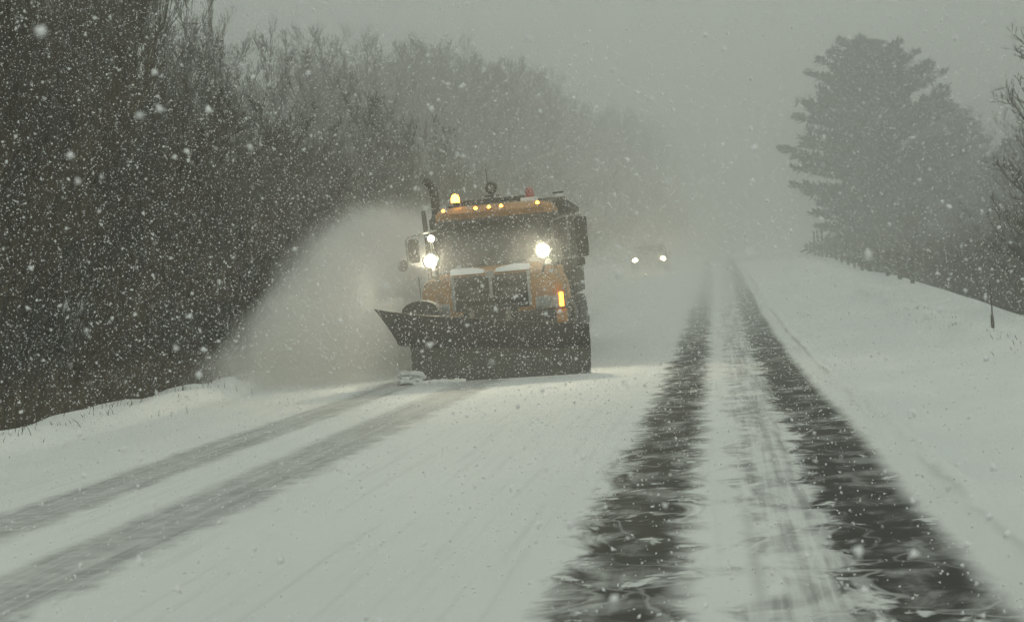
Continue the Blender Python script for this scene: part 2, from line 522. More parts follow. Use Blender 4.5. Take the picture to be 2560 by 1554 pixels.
def bare_tree_meshes(seed, H, lean=0.03, spread=0.33, low=0.12, n_limb=16, dense=1.0, twig_r=0.011):
    """trunk mesh and crown mesh (limbs, branches, twigs) of a leafless tree of height H"""
    rng = np.random.default_rng(seed)
    T, C = Tubes(), Tubes()
    n = 9
    t = np.linspace(0, 1, n)
    wob = np.cumsum(rng.normal(0, 0.012, (n, 2)), 0) * H
    tp = np.stack([wob[:, 0] + lean * H * t * rng.normal(), wob[:, 1] + lean * H * t * rng.normal(), t * H - 0.5 * (t == 0)], -1)
    r0 = 0.011 * H + 0.02
    T.chain(tp, r0 * (1 - 0.93 * t ** 0.8), 7)
    def grow(p, d, L, r, lvl):
        m = 5 if lvl < 2 else (4 if lvl == 2 else 3)
        s = np.linspace(0, 1, m)
        bend = unit(rng.normal(0, 1, 3)) * 0.25
        bend[2] = abs(bend[2]) + 0.12
        pts = p + d * L * s[:, None] + bend * L * (s[:, None] ** 2) * 0.55
        C.chain(pts, r * (1 - 0.75 * s) + 0.002, 4 if lvl == 0 else 3)
        if lvl >= 3: return
        k = int((9, 7, 5)[lvl] * dense * rng.uniform(0.8, 1.25))
        for _ in range(k):
            q = rng.uniform(0.18, 1.0)
            idx = q * (m - 1); i0 = min(int(idx), m - 2); w = idx - i0
            pp = pts[i0] * (1 - w) + pts[i0 + 1] * w
            dd = unit(unit(pts[i0 + 1] - pts[i0]) + rng.normal(0, 0.55, 3) + np.array([0, 0, 0.18]))
            LL = L * rng.uniform(0.32, 0.6) * (1.1 - 0.4 * q)
            rr = max(r * (1 - 0.7 * q) * 0.55, twig_r * (0.55 if lvl == 2 else 0.8))
            grow(pp, dd, LL, rr, lvl + 1)
    for j in range(n_limb):
        q = low + (0.97 - low) * (j + rng.uniform(0, 1)) / n_limb
        idx = q * (n - 1); i0 = min(int(idx), n - 2); w = idx - i0
        p = tp[i0] * (1 - w) + tp[i0 + 1] * w
        az = j * 2.4 + rng.uniform(-0.6, 0.6)
        el = rng.uniform(0.25, 0.75) + 0.5 * q
        d = np.array([math.cos(az) * math.cos(el), math.sin(az) * math.cos(el), math.sin(el)])
        L = H * spread * (1.12 - 0.75 * q) * rng.uniform(0.75, 1.2)
        grow(p, d, L, r0 * 0.45 * (1 - 0.7 * q) + 0.008, 0)
    return T.mesh('trunk', M_BARK), C.mesh('crown', M_TWIG)

PROTO = [bare_tree_meshes(s, 10.0, spread=sp, low=lo, n_limb=nl, dense=de, twig_r=0.0085)
         for s, sp, lo, nl, de in ((11, .33, .10, 17, .95), (12, .28, .16, 18, .95), (13, .36, .08, 16, .95), (14, .24, .20, 19, .95), (15, .31, .05, 18, .95))]
THICK = [bare_tree_meshes(s, 6.0, spread=.42, low=.03, n_limb=17, dense=1.0, twig_r=0.012) for s in (21, 22, 23)]

def put_tree(protos, x, y, h, h0, rng, label, group, name='bare_tree', wide=None, cat='tree'):
    t, c = protos[rng.integers(len(protos))]
    z = float(ground_z(x, y))
    e = empty(name, (x, y, z - 0.05), rng.uniform(0, 6.28))
    s = h / h0
    w = wide if wide else s * rng.uniform(0.9, 1.15)
    e.scale = (w, w, s)
    link('trunk', t, e); link('crown', c, e)
    tag(e, label, cat, group)
    return e

FP = 2464 * 50 / 36.0          # focal length in units of a 2464 pixel wide frame
Minv = Mcam.inverted()
def screen(x, y, z):
    p = Minv @ Vector((x, y, z))
    return 1232 + FP * p.x / -p.z, 748 - FP * p.y / -p.z
def top_for(x, y, sy):
    """height above the ground of a point at x, y that shows on picture row sy"""
    a, b = 0.0, 60.0
    for _ in range(40):
        m = 0.5 * (a + b)
        if screen(x, y, m)[1] > sy: a = m
        else: b = m
    return a - float(ground_z(x, y))

SKY_X = [-900, 330, 400, 445, 600, 780, 950, 1200, 1290, 1370, 1480, 1600, 1700, 1780, 1900]
SKY_Y = [-330, -170, -20, 85, 118, 122, 145, 172, 218, 270, 290, 322, 345, 370, 420]
rng = np.random.default_rng(5)
G_L = 'bare trees of the wood on the left'
LAB_L = 'leafless brown tree in the dense roadside wood on the left'
# front: thicket of young growth behind the snow bank
y = 10.0
while y < 110:
    for row in range(3):
        x = road_x(y) - 10.9 - row * 1.8 + rng.uniform(-0.7, 0.7)
        yy = y + rng.uniform(-0.9, 0.9)
        sx = screen(x, yy, 2.0)[0]
        if sx < -320: continue
        sky_y = np.interp(sx, SKY_X, SKY_Y)
        h = min(top_for(x, yy, sky_y + rng.uniform(60, 230)), rng.uniform(5.2, 7.6) + (2.5 if sx < 350 else 0))
        put_tree(THICK, float(x), yy, max(h, 3.2), 6.0, rng, 'leafless multi-stemmed thicket shrub behind the left snow bank', 'thicket shrubs behind the left snow bank',
                 'thicket_shrub', wide=rng.uniform(0.85, 1.10), cat='shrub')
    y += 2.1 if y < 50 else 3.6
# the wood behind it
for row, (off, dy, jit) in enumerate(((14.8, 2.6, (60, 170)), (16.8, 3.4, (20, 130)), (21.0, 4.2, (0, 70)), (27.0, 5.5, (-12, 40)))):
    y = 16.0
    while y < (46 if row == 0 else 175):
        x = road_x(y) - off + rng.uniform(-1.4, 1.4)
        yy = y + rng.uniform(-1.5, 1.5)
        sx = screen(x, yy, 5.0)[0]
        if -420 < sx < 2400:
            h = top_for(x, yy, np.interp(sx, SKY_X, SKY_Y) + rng.uniform(*jit))
            h = float(np.clip(h, 4.5, 24))
            put_tree(PROTO, float(x), yy, h, 10.0, rng, LAB_L, G_L, wide=max(h, 9) / 10 * rng.uniform(0.8, 1.05))
        y += dy * (1 if y < 80 else 1.5)
# far end of the wood where the road bends away into the snowfall
for i in range(130):
    yy = rng.uniform(90, 200); x = float(road_x(yy)) - 11.5 - rng.uniform(0, 15)
    sx = screen(x, yy, 10.0)[0]
    h = float(np.clip(top_for(x, yy, np.interp(sx, SKY_X, SKY_Y) + rng.uniform(-15, 70)), 6, 24))
    put_tree(PROTO, x, yy, h, 10.0, rng, 'faint bare tree at the far end of the wood, fading into the snowfall', 'far trees fading into the snowfall', wide=h / 10)
# thin saplings that rise above the canopy near the upper left corner
for x0, sy, lab in ((470, -40, 'tall thin leafless sapling rising above the canopy at upper left, left one of two'),
                    (522, -60, 'tall thin leafless sapling rising above the canopy at upper left, right one of two')):
    yy = 40.0; x = -16.0
    for _ in range(30):
        x += (x0 - screen(x, yy, 8.0)[0]) / (FP / yy)
    h = top_for(x, yy, sy)
    t, c = PROTO[3]
    e = empty('sapling', (x, yy, float(ground_z(x, yy)) - 0.05), x0)
    e.scale = (0.30, 0.30, h / 10)
    link('trunk', t, e); link('crown', c, e)
    tag(e, lab, 'tree')

# brush at the foot of the wood: uncountable stalks and dead grass
def brush(name, n, fx, fy, hr, lab, mat, seed, rad=0.006):
    rng = np.random.default_rng(seed)
    T = Tubes()
    Y = np.array([fy(rng) for _ in range(n)])
    X = road_x(Y) + np.array([fx(rng, v) for v in Y])
    p0 = np.stack([X, Y, ground_z(X, Y) - 0.03], -1)
    h = rng.uniform(*hr, n)[:, None]
    a = rng.normal(0, 0.22, (n, 2))
    mid = p0 + np.concatenate([a, np.ones((n, 1))], 1) * h * 0.55
    tip = mid + np.concatenate([a * 2 + rng.normal(0, .2, (n, 2)), np.full((n, 1), 0.8)], 1) * h * 0.45
    for k in range(n):
        T.chain((p0[k], mid[k], tip[k]), (rad, rad * 0.8, 0.0015), 3)
    o = link(name, T.mesh(name, mat))
    tag(o, lab, 'brush', kind='stuff')
    return o
brush('roadside_brush', 15000, lambda r, y: -9.75 - abs(r.normal(0, 2.2)), lambda r: 10 + 75 * r.random() ** 1.6, (0.9, 2.3),
      'dense brown brush at the foot of the left wood', M_TWIG, 31, 0.008)
brush('dead_grass', 5200, lambda r, y: -9.15 - abs(r.normal(0, 0.5)), lambda r: 12 + 45 * r.random() ** 1.5, (0.4, 1.0),
      'dead yellow-brown grass along the back of the left snow bank', M_GRASS, 32, 0.006)
brush('verge_grass', 260, lambda r, y: 4.3 + r.normal(0, 0.25), lambda r: 14 + 3.2 * int(r.integers(0, 10)) + r.normal(0, 0.45), (0.02, 0.09),
      'short grass stubble poking through the ridge on the right verge', M_GRASS, 33, 0.006)
brush('bank_weeds', 5200, lambda r, y: 7.6 + abs(r.normal(0, 1.9)), lambda r: 24 + 75 * r.random(), (0.9, 2.6),
      'tangled brown weeds beyond the right bank', M_TWIG, 34, 0.009)
brush('bank_stubble', 170, lambda r, y: -8.35 + r.normal(0, 0.22), lambda r: 13 + 18 * r.random(), (0.04, 0.16),
      'stubble poking through the left snow bank', M_TWIG, 35, 0.005)

# pines on the right
def pine_meshes(seed, H, prof):
    rng = np.random.default_rng(seed)
    T, C = Tubes(), Tubes()
    t = np.linspace(0, 1, 8)
    T.chain(np.stack([0.02 * H * np.sin(t * 3), 0.01 * H * np.sin(t * 4), t * H * 0.97 - 0.4 * (t == 0)], -1), 0.022 * H * (1 - 0.94 * t) + 0.02, 8)
    TP, TD, TS = [], [], []
    def tuft(p, d, sz):
        TP.append(p); TD.append(d); TS.append(sz)
    n_lv = 34
    for lv in range(n_lv):
        q = 0.10 + 0.89 * lv / (n_lv - 1)
        z = q * H
        Lm = np.interp(q, *prof) * H
        for b in range(7):
            az = lv * 1.1 + b * 2 * math.pi / 7 + rng.uniform(-0.3, 0.3)
            L = Lm * rng.uniform(0.55, 1.10)
            el = -0.12 + 0.55 * q + rng.uniform(-0.12, 0.12)
            s = np.linspace(0, 1, 6)
            base = np.array([0.02 * H * math.sin(q * 3), 0, z + rng.uniform(-0.03, 0.03) * H])
            hd = np.array([math.cos(az), math.sin(az), 0])
            pts = base + hd * (L * s[:, None] * math.cos(el)) + np.array([0, 0, 1.0]) * (L * (s * math.sin(el) + 0.16 * s ** 2.2))[:, None]
            C.chain(pts, 0.010 * H * (1 - 0.9 * s) * (0.35 + 0.65 * (1 - q)) + 0.006, 4)
            nt = int(6 + 20 * L / (0.3 * H))
            for _ in range(nt):
                w = rng.uniform(0.22, 1.0); idx = w * 5; i0 = min(int(idx), 4)
                pp = pts[i0] * (1 - idx + i0) + pts[i0 + 1] * (idx - i0)
                dr = unit(pts[i0 + 1] - pts[i0])
                sd = unit(np.cross(dr, [0, 0, 1])) * rng.choice([-1, 1])
                l2 = L * 0.30 * rng.uniform(0.3, 1.0) * (1.15 - 0.7 * w)
                d2 = unit(dr * 0.8 + sd * 0.8 + np.array([0, 0, 0.22]))
                for f in (0.35, 0.7, 1.0):
                    tuft(pp + d2 * l2 * f, unit(d2 + np.array([0, 0, 0.35])), 0.028 * H)
            tuft(pts[-1], unit(pts[-1] - pts[-2] + np.array([0, 0, 0.1])), 0.035 * H)
    k = 5
    P = np.repeat(np.asarray(TP), k, 0); D = np.repeat(np.asarray(TD), k, 0); S = np.repeat(np.asarray(TS), k)[:, None]
    nn = len(P)
    dd = D + rng.normal(0, 0.55, (nn, 3)); dd /= np.linalg.norm(dd, axis=1, keepdims=True)
    L = S * rng.uniform(0.7, 1.3, (nn, 1))
    side = np.cross(dd, rng.normal(0, 1, (nn, 3))); side *= S * 0.14 / (np.linalg.norm(side, axis=1, keepdims=True) + 1e-9)
    V = np.stack([P - side, P + side, P + dd * L * 0.6 + side * 0.7, P + dd * L, P + dd * L * 0.6 - side * 0.7], 1).reshape(-1, 3)
    F = (np.array([(0, 1, 2), (0, 2, 4), (4, 2, 3)])[None] + (np.arange(nn) * 5)[:, None, None]).reshape(-1, 3)
    return T.mesh('trunk', M_BARK), C.mesh('limbs', M_BARK), np_mesh('crown', V, F, M_NEEDLE)

PINES = [pine_meshes(41, 16.0, ([0, .12, .25, .42, .60, .75, .88, 1.0], [.20, .24, .29, .31, .285, .25, .185, .06])),
         pine_meshes(42, 14.0, ([0, .15, .35, .6, .85, 1.0], [.18, .22, .24, .19, .11, .02]))]

def at_screen(sx, y, z):
    x = 0.0
    for _ in range(30):
        x += (sx - screen(x, y, z)[0]) / (FP / y)
    return x
def pine(k, h0, sx, y, sy_top, lab, wide, rz):
    x = at_screen(sx, y, 6.0)
    h = top_for(x, y, sy_top)
    e = empty('pine_tree', (x, y, float(ground_z(x, y)) - 0.05), rz)
    e.scale = (wide, wide, h / h0)
    t, l, c = PINES[k]
    link('trunk', t, e); link('limbs', l, e); link('crown', c, e)
    tag(e, lab, 'tree')
pine(0, 16.0, 2092, 98, 122, 'large broad pine standing over the right bank', 1.17, 0.4)
pine(1, 14.0, 2285, 110, 250, 'smaller pine close behind the large broad pine', 1.35, 1.9)
pine(1, 14.0, 2440, 90, 345, 'pine half hidden at the right edge behind bare branches', 1.0, 4.0)

rng = np.random.default_rng(77)
for i, (sx, y, sy) in enumerate(((2560, 33, 40), (2590, 40, -60), (2490, 52, 330), (2420, 60, 420), (2330, 66, 500), (2550, 46, 250))):
    x = at_screen(sx, y, 4.0)
    h = top_for(x, y, sy)
    lab = ('bare dark tree reaching its branches in at the right edge',
           'tall bare tree just beyond the right edge, behind the nearest branches',
           'bare tree at right below the overhanging branches', 'low bare tree in front of the right-hand pines',
           'small bare tree at the foot of the large pine', 'dark bare tree filling the lower right edge of the wood')[i]
    put_tree(PROTO, x, y, h, 10.0, rng, lab, None, wide=max(0.55, h / 10 * 0.95))
for sx, y, sy, lab in ((2330, 112, 285, 'pale hazy bare tree just right of the large pine'), (2385, 104, 320, 'pale hazy bare tree midway between the pine and the right edge'),
                       (2440, 98, 290, 'pale hazy bare tree behind the branches at the right edge')):
    x = at_screen(sx, y, 6.0)
    h = top_for(x, y, sy)
    put_tree(PROTO, x, y, h, 10.0, rng, lab, None, wide=h / 10 * 1.05)
y = 28.0
while y < 92:
    x = float(road_x(y)) + 9.5 + rng.uniform(0, 4.0)
    sx, _ = screen(x, y, 1.5)
    if 1950 < sx < 2620:
        h = min(float(top_for(x, y, rng.uniform(500, 600))), 4.5)
        put_tree(THICK, x, y, max(h, 1.6), 6.0, rng, 'leafless shrub in the scrub below the right bank', 'shrubs below the right bank', 'scrub_shrub', wide=0.75, cat='shrub')
    y += 1.7

# ------------------------------------------------------------------ fence on the right bank
fence = empty('post_fence', (6.2, 50, 0))
tag(fence, 'low weathered wooden post and rail fence along the right bank', 'fence')
posts = []
for i in range(15):
    y = 50 + i * 3.4
    x = float(road_x(y)) + 6.55
    z = float(ground_z(x, y))
    h = 0.95 if i < 12 else 1.7
    b = BM().box((x - 6.2, y - 50, z + h / 2 - 0.15), (0.13, 0.13, h + 0.3), rot=(R(random.Random(i).uniform(-3, 3)), R(random.Random(i + 50).uniform(-4, 4)), 0), bev=0.015)
    b.build('post', M_WOOD, fence)
    posts.append((x - 6.2, y - 50, z))
for a, c in zip(posts, posts[1:]):
    for hh in (0.42, 0.78):
        BM().tube([(a[0], a[1], a[2] + hh), ((a[0] + c[0]) / 2, (a[1] + c[1]) / 2, (a[2] + c[2]) / 2 + hh - 0.02), (c[0], c[1], c[2] + hh)], 0.045, 6).build('rail', M_WOOD, fence)
xs = at_screen(2386, 27, 0.4)
zst = float(ground_z(xs, 27))
st = empty('marker_stake', (xs, 27, zst))
tag(st, 'thin dark marker stake standing in the snow at the right bank', 'stake')
BM().tube([(0, 0, -0.25), (0.01, 0, 0.42), (0.0, 0, 0.85)], [0.016, 0.014, 0.011], 6).build('rod', M_WOOD, st)
BM().box((0, -0.03, 0.12), (0.06, 0.02, 0.24), bev=0.004).build('plate', M_WOOD, st)

# ------------------------------------------------------------------ snowplough lorry
M_ORANGE = m_plain('orange_paint', (0.40, 0.200, 0.055), 0.5, dirt=0.85, dcol=(0.20, 0.16, 0.11), scale=3.0)
M_BLACK = m_plain('black_steel', (0.010, 0.011, 0.010), 0.55, dirt=0.30, dcol=(0.05, 0.05, 0.045), scale=4.0)
M_STEEL = m_plain('worn_plough_steel', (0.082, 0.080, 0.064), 0.6, metal=0.1, dirt=0.6, dcol=(0.10, 0.095, 0.08), scale=2.5)
M_RUBBER = m_plain('rubber', (0.012, 0.012, 0.012), 0.85, dirt=0.5, dcol=(0.06, 0.06, 0.055), scale=6.0)
M_CHROME = m_plain('dull_chrome', (0.36, 0.37, 0.36), 0.35, metal=0.8, dirt=0.6, dcol=(0.16, 0.16, 0.15), scale=5.0)
M_DARKBOX = m_plain('dirty_grey_body', (0.060, 0.060, 0.050), 0.7, dirt=0.6, dcol=(0.12, 0.115, 0.10), scale=2.0)
M_CAKE = m_plain('caked_snow', (0.80, 0.82, 0.80), 0.8, dirt=0.15, dcol=(0.6, 0.6, 0.58), scale=9.0, bump=0.5)
M_GLASS = m_glass('tinted_glass')
M_SEAT = m_plain('seat_cloth', (0.03, 0.03, 0.032), 0.9, dirt=0.1)
M_HEAD = m_emit('headlamp_glow', (1.0, 0.90, 0.64), 1500.0)
M_AMBER = m_emit('amber_lens', (1.0, 0.42, 0.05), 18.0, (0.7, 0.3, 0.05))
M_BEACON = m_emit('beacon_amber', (1.0, 0.38, 0.03), 40.0, (0.8, 0.4, 0.05))
M_SIGNAL = m_emit('turn_signal', (1.0, 0.30, 0.02), 24.0, (0.8, 0.3, 0.05))
M_REDL = m_plain('red_lens', (0.30, 0.035, 0.025), 0.3, dirt=0.2, dcol=(0.4, 0.2, 0.18), scale=20)
M_LENS = m_plain('unlit_lens', (0.20, 0.22, 0.21), 0.15, dirt=0.4, dcol=(0.35, 0.36, 0.34), scale=9)
M_LAMPW = m_emit('small_lamp', (1.0, 0.90, 0.62), 30.0)

TY = 24.0
TX = -3.82
truck = empty('snowplow_truck', (TX, TY, float(road_z(TY + 3)) - 0.055), 0)
truck.rotation_euler = (R(0.9), R(-0.9), R(2.6))
truck.scale = (1.03, 1.03, 1.04)
tag(truck, 'orange snowplow truck with lit headlights pushing a black plough blade', 'truck')
T = truck
CX = -0.05
# cab shell: a lofted body with windscreen, roof and doors
def ring(z, x0, x1, y0, y1, ch=0.10):
    return [(x0 + ch, y0, z), (x1 - ch, y0, z), (x1, y0 + ch, z), (x1, y1, z), (x0, y1, z), (x0, y0 + ch, z)]
b = BM()
b.loft([ring(0.75, CX - 1.06, CX + 1.06, 1.62, 3.45), ring(1.72, CX - 1.07, CX + 1.07, 1.60, 3.45)])
cab = b.build('cab', M_ORANGE, T, 40)
# cab upper: pillars, roof and back wall, open at the glass
def pillar(p0, p1, w): return BM().tube([p0, p1], w, 6)
b = BM()
for s in (-1, 1):
    b.tube([(CX + s * 1.02, 1.66, 1.70), (CX + s * 0.98, 2.02, 2.66)], 0.055, 6)
    b.tube([(CX + s * 1.04, 2.95, 1.70), (CX + s * 1.00, 2.95, 2.68)], 0.07, 6)
    b.tube([(CX + s * 1.02, 1.95, 2.66), (CX + s * 1.00, 3.40, 2.68)], 0.05, 6)
b.box((CX, 3.40, 2.2), (2.06, 0.08, 1.02))
for s in (-1, 1):
    b.box((CX + s * 1.03, 3.2, 2.2), (0.06, 0.46, 1.0))
b.build('cab_frame', M_BLACK, T)
b = BM()
b.loft([ring(2.64, CX - 1.05, CX + 1.05, 1.80, 3.46, 0.12), ring(2.76, CX - 1.06, CX + 1.06, 1.76, 3.46, 0.16),
        ring(2.85, CX - 1.00, CX + 1.00, 1.90, 3.42, 0.22), ring(2.895, CX - 0.80, CX + 0.80, 2.10, 3.30, 0.25)])
roof = b.build('roof', M_ORANGE, T, 35)
BM().box((CX, 1.76, 2.615), (2.0, 0.14, 0.05), rot=(R(14), 0, 0), bev=0.015).build('sun_visor', M_BLACK, T)
# glass
b = BM()
b.slab([(CX - 0.98, 1.63, 1.74), (CX + 0.98, 1.63, 1.74), (CX + 0.94, 1.99, 2.62), (CX - 0.94, 1.99, 2.62)], 0.012)
ws = b.build('windshield', M_GLASS, T)
for s in (-0.42, 0.42):
    BM().tube([(CX + s, 1.60, 1.73), (CX + s + 0.30, 1.66, 1.98), (CX + s + 0.44, 1.70, 2.12)], 0.012, 5).build('wiper', M_BLACK, ws)
for s in (-1, 1):
    BM().slab([(CX + s * 1.04, 1.80, 1.76), (CX + s * 1.04, 2.88, 1.76), (CX + s * 1.01, 2.88, 2.60), (CX + s * 1.00, 2.08, 2.60)], 0.012).build('side_window', M_GLASS, T)
    d = BM().box((CX + s * 1.075, 2.28, 1.22), (0.035, 1.16, 0.86), bev=0.02).build('door', M_ORANGE, T)
    BM().box((CX + s * 1.105, 2.70, 1.42), (0.03, 0.16, 0.035), bev=0.008).build('handle', M_BLACK, d)
    BM().box((CX + s * 1.02, 2.3, 0.55), (0.24, 0.9, 0.06), bev=0.01).box((CX + s * 1.02, 2.3, 0.30), (0.26, 0.7, 0.05), bev=0.01).build('step', M_STEEL, T)
# interior
for s in (-0.55, 0.55):
    BM().box((CX + s, 2.75, 1.45), (0.5, 0.5, 0.14), bev=0.05).box((CX + s, 3.0, 1.85), (0.48, 0.14, 0.75), rot=(R(-8), 0, 0), bev=0.05).box((CX + s, 3.05, 2.32), (0.26, 0.1, 0.2), bev=0.04).build('seat', M_SEAT, T)
b = BM()
b.tube([(CX + 0.55 + 0.21 * math.cos(a), 2.12 + 0.10 * math.sin(a), 1.88 + 0.18 * math.sin(a)) for a in np.linspace(0, 2 * math.pi, 17)], 0.018, 6, False)
b.tube([(CX + 0.55, 1.95, 1.6), (CX + 0.55, 2.12, 1.88)], 0.03, 6)
b.build('steering_wheel', M_BLACK, T)
BM().box((CX, 1.86, 1.70), (1.9, 0.36, 0.12), bev=0.03).build('dashboard', M_SEAT, T)
# bonnet with sloping nose, mudguards
def hring(y, hw, zt, zb, ch):
    return [(-hw, y, zb), (hw, y, zb), (hw, y, zt - ch), (hw - ch, y, zt), (-hw + ch, y, zt), (-hw, y, zt - ch)]
b = BM()
b.loft([[(p[0] + CX * 0.3, p[1], p[2]) for p in r] for r in
        (hring(0.10, 0.66, 1.66, 0.80, 0.06), hring(0.22, 0.70, 1.74, 0.80, 0.10), hring(1.0, 0.80, 1.78, 0.80, 0.14), hring(1.63, 0.92, 1.80, 0.80, 0.14))])
hood = b.build('hood', M_ORANGE, T, 40)
def fender(s):
    b = BM()
    rings = []
    for y, zt, hw0, hw1 in ((0.12, 1.42, 0.66, 1.10), (0.26, 1.62, 0.67, 1.19), (0.62, 1.66, 0.70, 1.22), (1.12, 1.60, 0.76, 1.23), (1.58, 1.36, 0.84, 1.23)):
        zb = 1.00 if y < 0.3 else 1.13
        rings.append([(s * hw0, y, zb), (s * hw1, y, zb), (s * hw1, y, zt - 0.16), (s * (hw1 - 0.05), y, zt - 0.05), (s * (hw1 - 0.16), y, zt), (s * hw0, y, zt)])
    b.loft(rings)
    return b.build('fender', M_ORANGE, T, 40)
for s in (-1, 1):
    f = fender(s)
    BM().box((s * 0.93, 0.115, 1.12), (0.42, 0.05, 0.20), bev=0.015).build('lamp_housing', M_CHROME, f)
    BM().box((s * 0.88, 0.082, 1.12), (0.24, 0.03, 0.13), bev=0.02).build('headlight', M_LENS, f)
    BM().box((s * 1.15, 0.085, 1.15), (0.065, 0.06, 0.23), bev=0.015).build('turn_signal', M_SIGNAL if s > 0 else M_LENS, f)
    BM().box((s * 1.02, 0.16, 0.88), (0.42, 0.12, 0.22), bev=0.03).build('fender_skirt', M_ORANGE if s > 0 else M_BLACK, f)
# grille
g = empty('grille'); g.parent = T
BM().box((0.0, 0.085, 1.36), (1.24, 0.04, 0.56), bev=0.01).build('grille_backing', M_BLACK, g)
for i in range(7):
    BM().box((0.0, 0.052, 1.12 + i * 0.075), (1.16, 0.03, 0.018), rot=(R(20), 0, 0)).build('grille_bar', M_BLACK if i % 2 else M_DARKBOX, g)
BM().box((0.0, 0.04, 1.47), (0.055, 0.05, 0.40), bev=0.012).build('centre_bar', M_CHROME, g)
BM().box((0.0, 0.02, 1.655), (0.15, 0.06, 0.12), taper=(0.7, 1), bev=0.02).build('badge', M_CHROME, g)
for s in (-1, 1):
    BM().box((s * 0.635, 0.05, 1.38), (0.05, 0.06, 0.58), bev=0.015).build('grille_surround', M_CHROME, g)
    BM().box((s * 0.30, 0.046, 1.36), (0.26, 0.025, 0.13), bev=0.01).build('grille_plate', M_DARKBOX, g)
rngt = random.Random(4)
for s in (-1, 1):
    b = BM()
    n = 7
    rr = []
    for i in range(n):
        q = i / (n - 1)
        x = s * (0.10 + 0.56 * q); hgt = 0.055 * math.sin(math.pi * min(1, 0.25 + 0.75 * (1 - q))) * rngt.uniform(0.8, 1.2) + 0.012
        rr.append([(x, 0.03, 1.685), (x, 0.26, 1.70), (x, 0.24, 1.735 + hgt), (x, 0.05, 1.69 + hgt)])
    b.loft(rr)
    b.build('snow_ledge', M_CAKE, T, 60)
# auxiliary plough lamps on brackets above the bonnet
for s, x in ((-1, -0.96), (1, 0.92)):
    br = BM().tube([(s * 0.86, 0.20, 1.60), (x, 0.06, 1.72), (x, 0.02, 1.83)], 0.025, 6).build('lamp_bracket', M_BLACK, T)
    BM().lathe((x, 0.10, 1.96), (0, -1, 0), [(-0.12, 0.05), (-0.08, 0.11), (0.02, 0.135), (0.10, 0.145), (0.115, 0.135)], 20).build('lamp_bowl', M_BLACK, br, 40)
    lm = BM().lathe((x, -0.023, 1.96), (0, -1, 0), [(0.0, 0.088), (0.004, 0.088)], 24)
    BM().lathe((x, -0.020, 1.96), (0, -1, 0), [(-0.004, 0.126), (0.0, 0.126)], 24).build('reflector', M_CHROME, br, 40)
    lm.build('plow_lamp', M_HEAD, br, 40)
# small lit lamp beside the screen
b = BM().tube([(-1.12, 1.66, 1.9), (-1.16, 1.60, 2.30)], 0.018, 5).build('lamp_stalk', M_BLACK, T)
BM().lathe((-1.16, 1.56, 2.36), (0, -1, 0), [(-0.05, 0.03), (0.0, 0.06), (0.02, 0.05)], 14).build('small_lamp', M_LAMPW, b)
# markers on the roof
for x in (-0.93, -0.35, -0.11, 0.11, 0.76):
    m = BM().box((x, 1.80, 2.80), (0.10, 0.06, 0.02), bev=0.006).build('marker_base', M_BLACK, T)
    BM().lathe((x, 1.79, 2.83), (0, -0.5, 1), [(-0.03, 0.032), (0.01, 0.03), (0.028, 0.014)], 10).build('marker_light', M_AMBER, m)
# light bar, beacons and the round work lamp
lb = BM().box((-0.10, 2.30, 2.965), (1.26, 0.10, 0.075), bev=0.02).box((-0.62, 2.30, 2.91), (0.05, 0.08, 0.09)).box((0.42, 2.30, 2.91), (0.05, 0.08, 0.09)).build('light_bar', M_BLACK, T)
BM().lathe((-0.76, 2.25, 2.78), (0, 0, 1), [(0, 0.05), (0.16, 0.045), (0.18, 0.08), (0.20, 0.08)], 14).build('beacon_stand', M_BLACK, T, 40)
BM().lathe((-0.76, 2.25, 2.98), (0, 0, 1), [(0, 0.078), (0.08, 0.074), (0.13, 0.055), (0.15, 0.02)], 16).build('beacon', M_BEACON, T, 40)
BM().box((0.58, 2.25, 2.90), (0.30, 0.2, 0.11), bev=0.02).build('beacon_box', M_CAKE, T)
BM().lathe((0.60, 2.25, 2.955), (0, 0, 1), [(0, 0.085), (0.04, 0.085), (0.045, 0.075), (0.12, 0.07), (0.17, 0.045), (0.185, 0.015)], 16).build('beacon', M_REDL, T, 40)
wl_ = BM().tube([(-0.09, 2.28, 2.98), (-0.09, 2.28, 3.10)], 0.025, 6).box((-0.09, 2.28, 3.045), (0.26, 0.05, 0.025)).build('work_lamp_stand', M_BLACK, T)
b = BM()
b.tube([(-0.09 + 0.085 * math.cos(a), 2.26, 3.185 + 0.085 * math.sin(a)) for a in np.linspace(0, 2 * math.pi, 25)], 0.028, 8, False)
b.build('work_lamp_rim', M_BLACK, wl_, 60)
BM().lathe((-0.09, 2.27, 3.185), (0, -1, 0), [(-0.05, 0.05), (0.0, 0.075), (0.01, 0.07), (0.02, 0.03)], 18).build('work_lamp', M_LENS, wl_, 40)
BM().tube([(-0.16, 2.35, 2.98), (-0.17, 2.36, 3.62)], 0.006, 5).build('antenna', M_BLACK, T)
